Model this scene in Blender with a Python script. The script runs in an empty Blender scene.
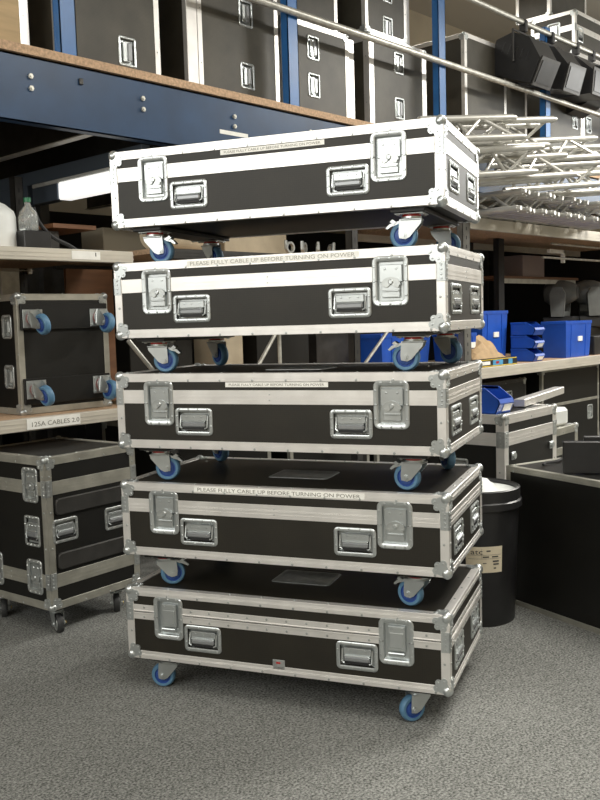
import bpy, math, random
from mathutils import Matrix, Vector
random.seed(7)
PI = math.pi
SC = bpy.context.scene
COL = SC.collection

# ------------------------------------------------------------------ camera
cam = bpy.data.cameras.new('camera')
cam.sensor_fit = 'VERTICAL'; cam.sensor_height = 36.0; cam.lens = 896.69 / 800 * 36.0
cam.clip_start = .05; cam.clip_end = 60
camo = bpy.data.objects.new('camera', cam); COL.objects.link(camo)
def cam_axes(pitch=.0884, roll=-.0296, yaw=math.radians(-47)):
    F = Vector((0, math.cos(pitch), -math.sin(pitch))); U = Vector((0, math.sin(pitch), math.cos(pitch))); X = Vector((1, 0, 0))
    X2 = math.cos(roll) * X + math.sin(roll) * U; U2 = -math.sin(roll) * X + math.cos(roll) * U
    m = Matrix((X2, U2, -F)).transposed().to_4x4()
    return Matrix.Rotation(yaw, 4, 'Z') @ m
camo.matrix_world = Matrix.Translation((0, 0, 1.4847)) @ cam_axes()
SC.camera = camo

# ------------------------------------------------------------------ world, lights, exposure
w = bpy.data.worlds.new('world'); SC.world = w; w.use_nodes = True
w.node_tree.nodes['Background'].inputs[0].default_value = (.9, .95, 1, 1)
w.node_tree.nodes['Background'].inputs[1].default_value = .15
def area(name, loc, size, power, rot=(0, 0, 0), col=(1, .97, .9)):
    l = bpy.data.lights.new(name, 'AREA'); l.shape = 'RECTANGLE'; l.size = size[0]; l.size_y = size[1]
    l.energy = power; l.color = col
    o = bpy.data.objects.new(name, l); o.location = loc; o.rotation_euler = rot; COL.objects.link(o); return o
CEIL = 5.6
LAMPS = [(1.0, .4, 4.2, 60), (-1.2, -1.4, 4.6, 60), (4.6, .9, 4.6, 110), (8.4, 1.6, 4.6, 230), (3.4, -2.4, 4.6, 50), (7.4, 5.4, 5.0, 25)]
for (lx, ly, lz, p) in LAMPS:
    area('strip_light', (lx, ly, lz - .07), (1.8, .35), p)
# added unseen lights for the case fronts and, weaker, the sides to reflect
area('added_reflection_light', (-3.85, 2.2, 3.45), (2.6, 7.0), 205, (0, -math.pi / 2, 0), (1, 1, .96))
area('added_reflection_light', (13.8, 1.6, 3.9), (1.6, 4.0), 150, (0, math.pi / 2, 0), (1, 1, .96))
SC.view_settings.view_transform = 'Standard'; SC.view_settings.look = 'None'
SC.view_settings.gamma = 1; SC.view_settings.use_curve_mapping = False
SC.view_settings.exposure = 0.25

# ------------------------------------------------------------------ materials
def nmat(name, col, rough=.5, metal=0.0, spec=.5):
    m = bpy.data.materials.new(name); m.use_nodes = True
    b = m.node_tree.nodes['Principled BSDF']
    b.inputs['Base Color'].default_value = (*col, 1); b.inputs['Roughness'].default_value = rough
    b.inputs['Metallic'].default_value = metal; b.inputs['Specular IOR Level'].default_value = spec
    return m
def vary(m, scale=8, amt=.25, dark=None, stretch=(1, 1, 1), detail=4, bump=0, bscale=None, bdist=.002, rough_var=0):
    """procedural wear: noise driven colour variation and bump in object space"""
    nt = m.node_tree; N = nt.nodes; L = nt.links; b = N['Principled BSDF']
    tc = N.new('ShaderNodeTexCoord'); mp = N.new('ShaderNodeMapping'); mp.inputs['Scale'].default_value = stretch
    L.new(tc.outputs['Object'], mp.inputs[0])
    no = N.new('ShaderNodeTexNoise'); no.inputs['Scale'].default_value = scale; no.inputs['Detail'].default_value = detail
    L.new(mp.outputs[0], no.inputs['Vector'])
    c = list(b.inputs['Base Color'].default_value)[:3]
    d = dark or tuple(x * (1 - amt) for x in c)
    l = tuple(min(1, x * (1 + amt)) for x in c)
    r = N.new('ShaderNodeValToRGB'); r.color_ramp.elements[0].color = (*d, 1); r.color_ramp.elements[1].color = (*l, 1)
    r.color_ramp.elements[0].position = .3; r.color_ramp.elements[1].position = .7
    L.new(no.outputs['Fac'], r.inputs[0]); L.new(r.outputs[0], b.inputs['Base Color'])
    if rough_var:
        mr = N.new('ShaderNodeMapRange'); rr = b.inputs['Roughness'].default_value
        mr.inputs['To Min'].default_value = rr - rough_var; mr.inputs['To Max'].default_value = rr + rough_var
        L.new(no.outputs['Fac'], mr.inputs['Value']); L.new(mr.outputs[0], b.inputs['Roughness'])
    if bump:
        n2 = N.new('ShaderNodeTexNoise'); n2.inputs['Scale'].default_value = bscale or scale * 4; L.new(mp.outputs[0], n2.inputs['Vector'])
        bp = N.new('ShaderNodeBump'); bp.inputs['Strength'].default_value = bump; bp.inputs['Distance'].default_value = bdist
        L.new(n2.outputs['Fac'], bp.inputs['Height']); L.new(bp.outputs[0], b.inputs['Normal'])
    return m
M = {}
def laminate(name, col):
    m = nmat(name, col, .47, 0, .42); nt = m.node_tree; N = nt.nodes; L = nt.links; b = N['Principled BSDF']
    tc = N.new('ShaderNodeTexCoord')
    vo = N.new('ShaderNodeTexVoronoi'); vo.inputs['Scale'].default_value = 130; vo.inputs['Randomness'].default_value = .12
    L.new(tc.outputs['Object'], vo.inputs['Vector'])
    no = N.new('ShaderNodeTexNoise'); no.inputs['Scale'].default_value = 6; no.inputs['Detail'].default_value = 6
    L.new(tc.outputs['Object'], no.inputs['Vector'])
    r = N.new('ShaderNodeValToRGB'); r.color_ramp.elements[0].position = .25; r.color_ramp.elements[1].position = .8
    r.color_ramp.elements[0].color = (*[c * .75 for c in col], 1); r.color_ramp.elements[1].color = (*[c * 1.35 for c in col], 1)
    L.new(no.outputs['Fac'], r.inputs[0])
    mx = N.new('ShaderNodeMix'); mx.data_type = 'RGBA'; mx.blend_type = 'MULTIPLY'; mx.inputs[0].default_value = .6
    r2 = N.new('ShaderNodeValToRGB'); r2.color_ramp.elements[0].color = (1, 1, 1, 1); r2.color_ramp.elements[1].color = (.35, .35, .35, 1)
    r2.color_ramp.elements[0].position = .2; r2.color_ramp.elements[1].position = .75
    L.new(vo.outputs['Distance'], r2.inputs[0]); L.new(r.outputs[0], mx.inputs[6]); L.new(r2.outputs[0], mx.inputs[7])
    L.new(mx.outputs[2], b.inputs['Base Color'])
    bp = N.new('ShaderNodeBump'); bp.inputs['Strength'].default_value = .35; bp.inputs['Distance'].default_value = .0006
    L.new(vo.outputs['Distance'], bp.inputs['Height']); L.new(bp.outputs[0], b.inputs['Normal'])
    return m
M['lam'] = laminate('black_laminate', (.020, .017, .011))
M['lam2'] = laminate('brown_black_laminate', (.075, .068, .052))
M['lam_dark'] = laminate('deep_black_laminate', (.008, .0075, .006))
M['alu'] = vary(nmat('aluminium_extrusion', (.84, .82, .79), .36, .65), 14, .05, stretch=(1, 1, 1), rough_var=.06)
M['alu_dull'] = vary(nmat('weathered_aluminium', (.40, .39, .34), .45, .55), 12, .18, rough_var=.08)
M['alu_case'] = vary(nmat('dusty_aluminium', (.42, .40, .34), .45, .5), 12, .15)
M['dimcard'] = nmat('dull_cardboard', (.16, .14, .10), .8)
M['tube'] = vary(nmat('truss_aluminium', (.58, .57, .53), .38, .55), 9, .12)
M['zinc'] = vary(nmat('zinc_plated_steel', (.56, .59, .59), .32, .8), 18, .05, rough_var=.03)
M['zinc2'] = vary(nmat('dull_zinc_steel', (.48, .50, .49), .35, .7), 30, .2)
M['grip'] = nmat('grey_grip', (.30, .31, .32), .35, .5)
M['blk'] = nmat('black_rubber', (.015, .015, .016), .6)
M['blkplas'] = vary(nmat('black_plastic', (.02, .02, .021), .38), 10, .2)
M['tyre'] = vary(nmat('blue_elastic_tyre', (.10, .22, .35), .5), 40, .12)
M['hub'] = nmat('dark_blue_hub', (.03, .08, .30), .4)
M['tyreblk'] = nmat('black_tyre', (.035, .036, .036), .6)
M['red'] = nmat('red_bearing', (.42, .02, .015), .4)
M['brass'] = nmat('brass_nut', (.7, .5, .12), .3, .8)
M['paper'] = vary(nmat('white_paper_tape', (.88, .87, .82), .6), 20, .06)
M['papert'] = vary(nmat('cream_label', (.72, .64, .48), .7), 20, .05)
M['ink'] = nmat('grey_ink', (.24, .23, .20), .7)
M['inkd'] = nmat('black_ink', (.05, .05, .05), .7)
M['inksoft'] = nmat('worn_printed_ink', (.42, .41, .37), .7)
M['bluepaint'] = vary(nmat('blue_painted_steel', (.015, .050, .120), .38), 5, .18, stretch=(1, 1, 1), bump=.05)
M['bluedim'] = nmat('dusty_blue_steel', (.10, .13, .17), .5)
M['bluepost'] = vary(nmat('bright_blue_painted_steel', (.025, .13, .36), .35), 5, .15)
M['galv'] = vary(nmat('galvanised_steel', (.55, .54, .49), .42, .6), 18, .2)
M['shelfalu'] = vary(nmat('shelf_beam_grey', (.62, .58, .50), .45, .3), 10, .12, stretch=(.3, 1, 1))
M['chip'] = vary(nmat('chipboard', (.52, .35, .22), .75), 60, .3, bump=.3, bdist=.001)
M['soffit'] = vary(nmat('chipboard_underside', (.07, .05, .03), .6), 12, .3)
M['pitch'] = nmat('shade_black_sheet', (.010, .009, .008), .7)  # flat black that stands for shade deep in the racks
M['ply'] = vary(nmat('plain_plywood', (.55, .40, .22), .6), 3, .14, stretch=(1, 1, 8))
M['brown'] = vary(nmat('reddish_brown_board', (.17, .075, .032), .55), 4, .2, stretch=(1, 1, 6))
M['card'] = vary(nmat('beige_cardboard', (.42, .36, .26), .75), 8, .1)
M['kraft'] = vary(nmat('kraft_paper', (.40, .27, .14), .7), 12, .2)
M['bin'] = vary(nmat('blue_polypropylene', (.015, .085, .46), .38), 6, .12)
M['wht'] = vary(nmat('white_plastic', (.72, .74, .72), .4), 6, .06)
M['grn'] = nmat('green_cap', (.02, .16, .07), .4)
M['darkgrey'] = vary(nmat('dark_grey_steel', (.045, .043, .040), .45, .3), 12, .25)
M['grey'] = vary(nmat('mid_grey_moulding', (.12, .125, .12), .42), 10, .15)
M['yel'] = nmat('yellow_print', (.7, .5, .05), .5)
M['cyan'] = nmat('cyan_print', (.08, .32, .55), .5)
M['mauve'] = nmat('mauve_grey_box', (.24, .19, .18), .6)
M['wall'] = vary(nmat('painted_wall', (.42, .36, .26), .8), 2, .1)
M['ceil'] = nmat('ceiling_paint', (.45, .43, .38), .8)
def clear_plastic():
    m = nmat('clear_plastic', (.85, .88, .86), .12); b = m.node_tree.nodes['Principled BSDF']
    b.inputs['Transmission Weight'].default_value = .75; b.inputs['IOR'].default_value = 1.4; return m
M['clear'] = clear_plastic()
def emis(name, col, s):
    m = nmat(name, col); b = m.node_tree.nodes['Principled BSDF']
    b.inputs['Emission Color'].default_value = (*col, 1); b.inputs['Emission Strength'].default_value = s; return m
M['lamp'] = emis('fluorescent_tube', (1, .98, .92), 5.0)
M['beam_glow'] = emis('glowing_beam_face', (1, .99, .95), .8)  # bright light on the cross beam, put in as emission
M['darksteel'] = vary(nmat('dark_galvanised_steel', (.16, .155, .14), .5, .4), 12, .2)
def carpet():
    m = nmat('grey_carpet', (.2, .2, .19), .95, 0, .1); nt = m.node_tree; N = nt.nodes; L = nt.links; b = N['Principled BSDF']
    tc = N.new('ShaderNodeTexCoord')
    n1 = N.new('ShaderNodeTexNoise'); n1.inputs['Scale'].default_value = 110; n1.inputs['Detail'].default_value = 3; n1.inputs['Roughness'].default_value = .7
    n2 = N.new('ShaderNodeTexNoise'); n2.inputs['Scale'].default_value = 26; n2.inputs['Detail'].default_value = 4
    n3 = N.new('ShaderNodeTexNoise'); n3.inputs['Scale'].default_value = 1.6; n3.inputs['Detail'].default_value = 3
    for n in (n1, n2, n3): L.new(tc.outputs['Object'], n.inputs['Vector'])
    a = N.new('ShaderNodeMath'); a.operation = 'MULTIPLY_ADD'; a.inputs[1].default_value = .80
    c = N.new('ShaderNodeMath'); c.operation = 'MULTIPLY_ADD'; c.inputs[1].default_value = .13
    d = N.new('ShaderNodeMath'); d.operation = 'MULTIPLY'; d.inputs[1].default_value = .07
    L.new(n3.outputs['Fac'], d.inputs[0]); L.new(n2.outputs['Fac'], c.inputs[0]); L.new(d.outputs[0], c.inputs[2])
    L.new(n1.outputs['Fac'], a.inputs[0]); L.new(c.outputs[0], a.inputs[2])
    r = N.new('ShaderNodeValToRGB'); r.color_ramp.elements[0].position = .38; r.color_ramp.elements[1].position = .62
    r.color_ramp.elements[0].color = (.06, .063, .057, 1); r.color_ramp.elements[1].color = (.34, .342, .325, 1)
    L.new(a.outputs[0], r.inputs[0]); L.new(r.outputs[0], b.inputs['Base Color'])
    bp = N.new('ShaderNodeBump'); bp.inputs['Strength'].default_value = .5; bp.inputs['Distance'].default_value = .004
    L.new(n1.outputs['Fac'], bp.inputs['Height']); L.new(bp.outputs[0], b.inputs['Normal'])
    return m
M['carpet'] = carpet()

# ------------------------------------------------------------------ mesh builder
class MB:
    def __init__(s): s.v = []; s.f = []; s.m = []; s.ms = []; s.T = Matrix.Identity(4); s.cur = 0
    def mat(s, key):
        if key not in s.ms: s.ms.append(key)
        s.cur = s.ms.index(key); return s
    def add(s, vs, fs):
        o = len(s.v); s.v += [tuple(s.T @ Vector(p)) for p in vs]
        s.f += [tuple(i + o for i in f) for f in fs]; s.m += [s.cur] * len(fs); return s
    def box(s, a, b, c=0):
        x0, y0, z0 = [min(a[i], b[i]) for i in range(3)]; x1, y1, z1 = [max(a[i], b[i]) for i in range(3)]
        if c <= 0:
            vs = [(x, y, z) for z in (z0, z1) for y in (y0, y1) for x in (x0, x1)]
            return s.add(vs, [(0, 2, 3, 1), (4, 5, 7, 6), (0, 1, 5, 4), (2, 6, 7, 3), (0, 4, 6, 2), (1, 3, 7, 5)])
        c = min(c, (x1 - x0) * .49, (y1 - y0) * .49, (z1 - z0) * .49)
        X = (x0, x1); Y = (y0, y1); Z = (z0, z1); vs = []; idx = {}
        for i in (0, 1):
            for j in (0, 1):
                for k in (0, 1):
                    sx, sy, sz = (1, -1)[i], (1, -1)[j], (1, -1)[k]
                    for ax in range(3):
                        p = [X[i] + sx * c, Y[j] + sy * c, Z[k] + sz * c]; p[ax] = (X[i], Y[j], Z[k])[ax]
                        idx[i, j, k, ax] = len(vs); vs.append(tuple(p))
        fs = []
        for ax in range(3):
            o1, o2 = [a_ for a_ in range(3) if a_ != ax]
            for s_ in (0, 1):
                q = []
                for (u, v_) in ((0, 0), (1, 0), (1, 1), (0, 1)):
                    t = [0, 0, 0]; t[ax] = s_; t[o1] = u; t[o2] = v_; q.append(idx[(*t, ax)])
                fs.append(tuple(q))
            for u in (0, 1):
                for v_ in (0, 1):
                    t0 = [0, 0, 0]; t1 = [0, 0, 0]; t0[ax] = 0; t1[ax] = 1
                    for t in (t0, t1): t[o1] = u; t[o2] = v_
                    fs.append((idx[(*t0, o1)], idx[(*t1, o1)], idx[(*t1, o2)], idx[(*t0, o2)]))
        for i in (0, 1):
            for j in (0, 1):
                for k in (0, 1): fs.append((idx[i, j, k, 0], idx[i, j, k, 1], idx[i, j, k, 2]))
        return s.add(vs, fs)
    def cyl(s, p0, p1, r, n=12, r1=None, caps=True):
        p0 = Vector(p0); p1 = Vector(p1); d = (p1 - p0).normalized(); r1 = r if r1 is None else r1
        a = Vector((0, 0, 1)) if abs(d.z) < .9 else Vector((1, 0, 0)); u = d.cross(a).normalized(); w_ = d.cross(u)
        vs = []
        for p, q in ((p0, r), (p1, r1)):
            for i in range(n):
                t = 2 * PI * i / n; vs.append(p + u * (q * math.cos(t)) + w_ * (q * math.sin(t)))
        fs = [(i, (i + 1) % n, n + (i + 1) % n, n + i) for i in range(n)]
        if caps: fs += [tuple(range(n))[::-1], tuple(range(n, 2 * n))]
        return s.add(vs, fs)
    def tube(s, pts, r, n=8):
        pts = [Vector(p) for p in pts]; vs = []; fs = []; u = None
        for k, p in enumerate(pts):
            d = (pts[min(k + 1, len(pts) - 1)] - pts[max(k - 1, 0)]).normalized()
            if u is None:
                a = Vector((0, 0, 1)) if abs(d.z) < .9 else Vector((1, 0, 0)); u = d.cross(a).normalized()
            u = (u - d * u.dot(d)).normalized(); w_ = d.cross(u)
            rr = r[k] if isinstance(r, (list, tuple)) else r
            for i in range(n):
                t = 2 * PI * i / n; vs.append(p + u * (rr * math.cos(t)) + w_ * (rr * math.sin(t)))
        for k in range(len(pts) - 1):
            for i in range(n):
                fs.append((k * n + i, k * n + (i + 1) % n, (k + 1) * n + (i + 1) % n, (k + 1) * n + i))
        fs += [tuple(range(n))[::-1], tuple(range((len(pts) - 1) * n, len(pts) * n))]
        return s.add(vs, fs)
    def sphere(s, c, r, n=10, m=7, sc=(1, 1, 1)):
        c = Vector(c); vs = [c + Vector((0, 0, r * sc[2]))]; fs = []
        for j in range(1, m):
            ph = PI * j / m
            for i in range(n):
                t = 2 * PI * i / n
                vs.append(c + Vector((r * sc[0] * math.sin(ph) * math.cos(t), r * sc[1] * math.sin(ph) * math.sin(t), r * sc[2] * math.cos(ph))))
        vs.append(c - Vector((0, 0, r * sc[2]))); e = len(vs) - 1
        for i in range(n): fs.append((0, 1 + i, 1 + (i + 1) % n))
        for j in range(m - 2):
            for i in range(n):
                a = 1 + j * n; fs.append((a + i, a + n + i, a + n + (i + 1) % n, a + (i + 1) % n))
        a = 1 + (m - 2) * n
        for i in range(n): fs.append((a + i, e, a + (i + 1) % n))
        return s.add(vs, fs)
    def lathe(s, prof, n=24, axis='z', c=(0, 0, 0)):
        vs = []; fs = []; k = len(prof)
        for i in range(n):
            t = 2 * PI * i / n
            for (r, h) in prof:
                p = (r * math.cos(t), r * math.sin(t), h)
                if axis == 'x': p = (p[2], p[0], p[1])
                if axis == 'y': p = (p[0], p[2], p[1])
                vs.append((p[0] + c[0], p[1] + c[1], p[2] + c[2]))
        for i in range(n):
            j = (i + 1) % n
            for q in range(k - 1): fs.append((i * k + q, j * k + q, j * k + q + 1, i * k + q + 1))
        return s.add(vs, fs)
    def prism(s, poly, h0, h1, plane='xz'):
        n = len(poly); vs = []
        for h in (h0, h1):
            for (a, b) in poly: vs.append({'xz': (a, h, b), 'xy': (a, b, h), 'yz': (h, a, b)}[plane])
        fs = [(i, (i + 1) % n, n + (i + 1) % n, n + i) for i in range(n)] + [tuple(range(n))[::-1], tuple(range(n, 2 * n))]
        return s.add(vs, fs)
    def rrsweep(s, cx, cz, w, h, r, prof, seg=4, cap=True):
        """rounded-rectangle loops in the xz plane; prof = (inset, outward); outward is -y"""
        vs = []; fs = []; n = 4 * (seg + 1)
        for (ins, out) in prof:
            hw = w / 2 - ins; hh = h / 2 - ins; rr = max(.0005, r - ins)
            for q in range(4):
                sx = (1, -1, -1, 1)[q]; sz = (1, 1, -1, -1)[q]
                for k in range(seg + 1):
                    t = PI / 2 * (q + k / seg)
                    vs.append((cx + sx * (hw - rr) + rr * math.cos(t), -out, cz + sz * (hh - rr) + rr * math.sin(t)))
        for k in range(len(prof) - 1):
            for i in range(n): fs.append((k * n + i, (k + 1) * n + i, (k + 1) * n + (i + 1) % n, k * n + (i + 1) % n))
        if cap: fs.append(tuple(range((len(prof) - 1) * n, len(prof) * n)))
        return s.add(vs, fs)
    def rivet(s, p, r=.0052, h=.0028):
        """domed rivet head facing -y at p"""
        x, y, z = p; vs = []; n = 6
        for (q, o) in ((r, 0), (r * .7, h * .8)):
            for i in range(n): vs.append((x + q * math.cos(2 * PI * i / n), y - o, z + q * math.sin(2 * PI * i / n)))
        vs.append((x, y - h, z))
        fs = [(i, (i + 1) % n, n + (i + 1) % n, n + i) for i in range(n)] + [(n + i, n + (i + 1) % n, 2 * n) for i in range(n)]
        return s.add(vs, fs)
    def mesh(s, name, ang=35):
        me = bpy.data.meshes.new(name); me.from_pydata(s.v, [], s.f)
        for k in s.ms or ['alu']: me.materials.append(M[k])
        if s.ms: me.polygons.foreach_set('material_index', s.m)
        import bmesh
        b = bmesh.new(); b.from_mesh(me); bmesh.ops.recalc_face_normals(b, faces=b.faces); b.to_mesh(me); b.free()
        me.shade_smooth(); me.set_sharp_from_angle(angle=math.radians(ang)); me.update()
        return me

def link(name, me, parent=None, loc=(0, 0, 0), rz=0, rot=None, label=None, mtx=None):
    o = bpy.data.objects.new(name, me); COL.objects.link(o)
    if parent: o.parent = parent
    if mtx is not None: o.matrix_local = mtx
    else: o.location = loc; o.rotation_euler = rot or (0, 0, rz)
    if label: o['label'] = label
    return o
def tag(o, label, cat, group=None):
    o['label'] = label; o['category'] = cat
    if group: o['group'] = group
    return o
def thing(name, label, cat, loc=(0, 0, 0), rz=0, group=None):
    return tag(link(name, None, None, loc, rz), label, cat, group)
def struct(name, mb):
    o = link(name, mb.mesh(name)); o['kind'] = 'structure'; return o
CACHE = {}
def cached(key, fn):
    if key not in CACHE: CACHE[key] = fn()
    return CACHE[key]
def text_mesh(name, body, size, mat, width=None, depth=.0004, align='LEFT'):
    """lettering in the xz plane facing -y; baseline start at origin"""
    cu = bpy.data.curves.new(name, 'FONT'); cu.body = body; cu.size = size; cu.extrude = depth; cu.align_x = align; cu.resolution_u = 3
    to = bpy.data.objects.new('tmp', cu); me = bpy.data.meshes.new_from_object(to); bpy.data.objects.remove(to)
    me.name = name; xs = [v.co.x for v in me.vertices]; sc = (width / (max(xs) - min(xs))) if width else 1
    me.transform(Matrix.Diagonal((sc, 1, 1, 1))); me.transform(Matrix.Rotation(PI / 2, 4, 'X'))
    me.materials.clear(); me.materials.append(M[mat]); return me

# ------------------------------------------------------------------ the setting
X0, X1, Y0, Y1 = -4.0, 14.0, -4.5, 7.3
struct('floor', MB().mat('carpet').box((X0, Y0, -.1), (X1, Y1, 0)))
struct('ceiling', MB().mat('ceil').box((X0, Y0, CEIL), (X1, Y1, CEIL + .1)))
struct('wall_back', MB().mat('wall').box((X0, Y1, 0), (X1, Y1 + .1, CEIL)))
struct('wall_front', MB().mat('wall').box((X0, Y0 - .1, 0), (X1, Y0, CEIL)))
struct('wall_left', MB().mat('wall').box((X0 - .1, Y0, 0), (X0, Y1, CEIL)))
struct('wall_right', MB().mat('wall').box((X1, Y0, 0), (X1 + .1, Y1, CEIL)))

# ------------------------------------------------------------------ flight case hardware (front of each faces -y)
def rr_prof(depth): return [(0, 0), (0, .003), (.003, .005), (.011, .005), (.014, .004), (.017, -depth)]
def handle_mesh(w_, h_, vert=False, plate='zinc'):
    def f():
        b = MB().mat(plate); b.rrsweep(0, 0, w_, h_, .016, rr_prof(.015))
        for i in range(4):
            t = -w_ / 2 + .02 + (w_ - .04) * i / 3
            for z in (h_ / 2 - .007, -h_ / 2 + .007): b.rivet((t, -.005, z))
        for z in (-h_ * .15, h_ * .2):
            for x in (w_ / 2 - .007, -w_ / 2 + .007): b.rivet((x, -.005, z))
        return b.mesh('handle')
    return cached(('hd', round(w_, 3), round(h_, 3), plate), f)
def grip_mesh(w_, h_, vert=False):
    def f():
        b = MB()
        if not vert:
            b.mat('zinc'); b.box((-w_ * .33, -.001, h_ * .02), (w_ * .33, .009, h_ * .27), .002)
            for i in (-1, 0, 1): b.rivet((i * w_ * .2, -.001, h_ * .18), .004)
            b.mat('zinc'); b.tube([(-w_ * .36, .004, h_ * .22), (-w_ * .36, -.006, -h_ * .2), (-w_ * .30, -.007, -h_ * .25)], .0035)
            b.tube([(w_ * .36, .004, h_ * .22), (w_ * .36, -.006, -h_ * .2), (w_ * .30, -.007, -h_ * .25)], .0035)
            b.mat('grip'); b.box((-w_ * .31, -.009, -h_ * .20), (w_ * .31, .003, -h_ * .01), .005); b.mat('blk').box((-w_ * .31, -.002, -h_ * .30), (w_ * .31, .012, -h_ * .19))  # the black strip paints in the shadow below the grip
            b.mat('zinc'); b.box((-w_ * .31, -.0095, -h_ * .03), (w_ * .31, .002, h_ * .03), .003)
        else:
            b.mat('zinc'); b.box((-w_ * .22, -.001, -h_ * .33), (0, .009, h_ * .33), .002)
            b.mat('grip'); b.box((0, -.009, -h_ * .31), (w_ * .26, .003, h_ * .31), .005)
        return b.mesh('grip')
    return cached(('gr', round(w_, 3), round(h_, 3), vert), f)
def latch_mesh(w_, h_, style=0, plate='zinc'):
    def f():
        b = MB().mat(plate); b.rrsweep(0, 0, w_, h_, .022, [(0, 0), (0, .003), (.003, .0055), (.013, .0055), (.018, .003), (.020, -.013)])
        for i in range(3):
            t = -w_ / 2 + .028 + (w_ - .056) * i / 2
            for z in (h_ / 2 - .008, -h_ / 2 + .008): b.rivet((t, -.0055, z))
        for i in range(3):
            z = -h_ / 2 + .035 + (h_ - .07) * i / 2
            for x in (w_ / 2 - .008, -w_ / 2 + .008): b.rivet((x, -.0055, z))
        # split line between lid half and body half
        b.mat('darkgrey'); b.box((-w_ / 2 + .001, -.0062, -.001), (-w_ / 2 + .018, -.004, .0006)); b.box((w_ / 2 - .018, -.0062, -.001), (w_ / 2 - .001, -.004, .0006))
        return b.mesh('latch')
    return cached(('la', round(w_, 3), round(h_, 3), style, plate), f)
def wing_mesh(style, w_, h_):
    def f():
        b = MB().mat('zinc'); iw = w_ / 2 - .024; ih = h_ / 2 - .026
        if style == 0:      # butterfly latch: keeper plate, twist wing, lower hook
            b.box((-iw, .004, -.004), (iw, .012, ih * .95), .002)
            for x in (-iw * .5, iw * .5): b.rivet((x, .004, ih * .7), .005)
            b.box((-iw * .8, .002, -ih * .95), (iw * .8, .012, -.012), .002)
            b.box((-iw * .7, -.003, -ih * .62), (iw * .75, .004, -ih * .52), .0015)
            wing = []
            for i in range(20):
                t = 2 * PI * i / 20; r = .014 + .019 * abs(math.cos(t)) ** 1.5 - (.006 if math.sin(t) < -.3 else 0)
                wing.append((r * math.cos(t) * 1.05 + .002, r * math.sin(t) * 1.0 - .012 + .012 * (1 - abs(math.cos(t)))))
            b.mat('zinc2'); b.prism(wing, -.004, .001); b.mat('zinc')
            b.lathe([(.000, -.009), (.006, -.009), (.009, -.006), (.009, .002)], 12, 'y', (.002, 0, -.004))
            b.mat('zinc2'); b.cyl((.026, -.0065, -.018), (.026, .001, -.018), .006, 8); b.cyl((-.024, -.0055, -.016), (-.024, .001, -.016), .004, 8)
        else:               # folding lift latch on the bottom case
            b.box((-iw * .8, .000, -ih * .62), (iw * .8, .011, ih * .93), .003)
            b.box((-iw * .62, -.003, -ih * .40), (iw * .62, .002, ih * .55), .003)
            b.tube([(-iw * .72, -.003, -ih * .72), (iw * .72, -.003, -ih * .72)], .0045)
            b.box((-iw * .7, -.001, -ih * .95), (iw * .7, .009, -ih * .80), .002)
            for x in (-iw * .5, iw * .5): b.rivet((x, 0, ih * .8), .005)
        return b.mesh('latch_wing')
    return cached(('wg', style, round(w_, 3), round(h_, 3)), f)
def corner_mesh(mt='zinc', k=1.0):
    def f():
        b = MB().mat(mt); b.sphere((.010 * k, .010 * k, .010 * k), .0215 * k, 12, 8)
        # three leaf plates, for the corner at the origin with the box in +x +y +z
        for ax in range(3):
            T = {0: Matrix.Identity(4), 1: Matrix(((0, 1, 0, 0), (1, 0, 0, 0), (0, 0, 1, 0), (0, 0, 0, 1))), 2: Matrix(((1, 0, 0, 0), (0, 0, 1, 0), (0, 1, 0, 0), (0, 0, 0, 1)))}[ax]
            b.T = T; e = .0042
            for (u, v_, r) in ((.024, .024, .022), (.046, .020, .013), (.020, .046, .013), (.040, .040, .012)):
                b.cyl((u * k, -e, v_ * k), (u * k, .002, v_ * k), r * k, 14)
                e += .0002
            for (u, v_) in ((.046, .020), (.020, .046), (.042, .042)): b.rivet((u * k, -.0048, v_ * k), .0045 * k)
        b.T = Matrix.Identity(4)
        return b.mesh('ball_corner', 50)
    return cached(('bc', mt, k), f)
def caster_plate(kind='blue'):
    def f():
        b = MB().mat('zinc'); b.box((-.052, -.043, .122), (.052, .043, .1262), .001)
        b.mat('red' if kind == 'blue' else 'zinc2'); b.cyl((0, 0, .1145), (0, 0, .1222), .033, 20)
        b.mat('zinc'); b.cyl((0, 0, .108), (0, 0, .1145), .036, 20)
        for x in (-.041, .041):
            for y in (-.032, .032): b.cyl((x, y, .118), (x, y, .122), .006, 6)
        return b.mesh('caster')
    return cached(('cp', kind), f)
def fork_mesh(kind='blue'):
    def f():
        b = MB().mat('zinc'); b.box((-.036, -.030, .102), (.040, .030, .108), .002)
        for s_ in (-1, 1):
            y = s_ * .0235
            b.prism([(-.040, .107), (.040, .107), (.036, .090), (-.004, .044), (-.020, .036), (-.042, .040), (-.044, .058)], y - .0016, y + .0016)
            b.cyl((-.028, s_ * .020, .05), (-.028, s_ * .028, .05), .0125, 14); b.cyl((-.028, s_ * .028, .05), (-.028, s_ * .033, .05), .0085, 6)
        if kind == 'blk':
            b.mat('brass'); b.cyl((-.028, -.036, .05), (-.028, -.030, .05), .008, 6)
        return b.mesh('fork')
    return cached(('fk', kind), f)
def wheel_mesh(kind='blue'):
    def f():
        b = MB().mat('tyre' if kind == 'blue' else 'tyreblk')
        b.lathe([(.034, -.0155), (.044, -.016), (.0485, -.011), (.05, -.004), (.05, .004), (.0485, .011), (.044, .016), (.034, .0155)], 28, 'y')
        b.mat('hub' if kind == 'blue' else 'zinc2')
        b.lathe([(.034, -.0155), (.031, -.011), (.026, -.012), (.0245, -.016), (.012, -.018), (.0, -.018)], 28, 'y')
        b.lathe([(.034, .0155), (.031, .011), (.026, .012), (.0245, .016), (.012, .018), (.0, .018)], 28, 'y')
        return b.mesh('wheel')
    return cached(('wh', kind), f)
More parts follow.
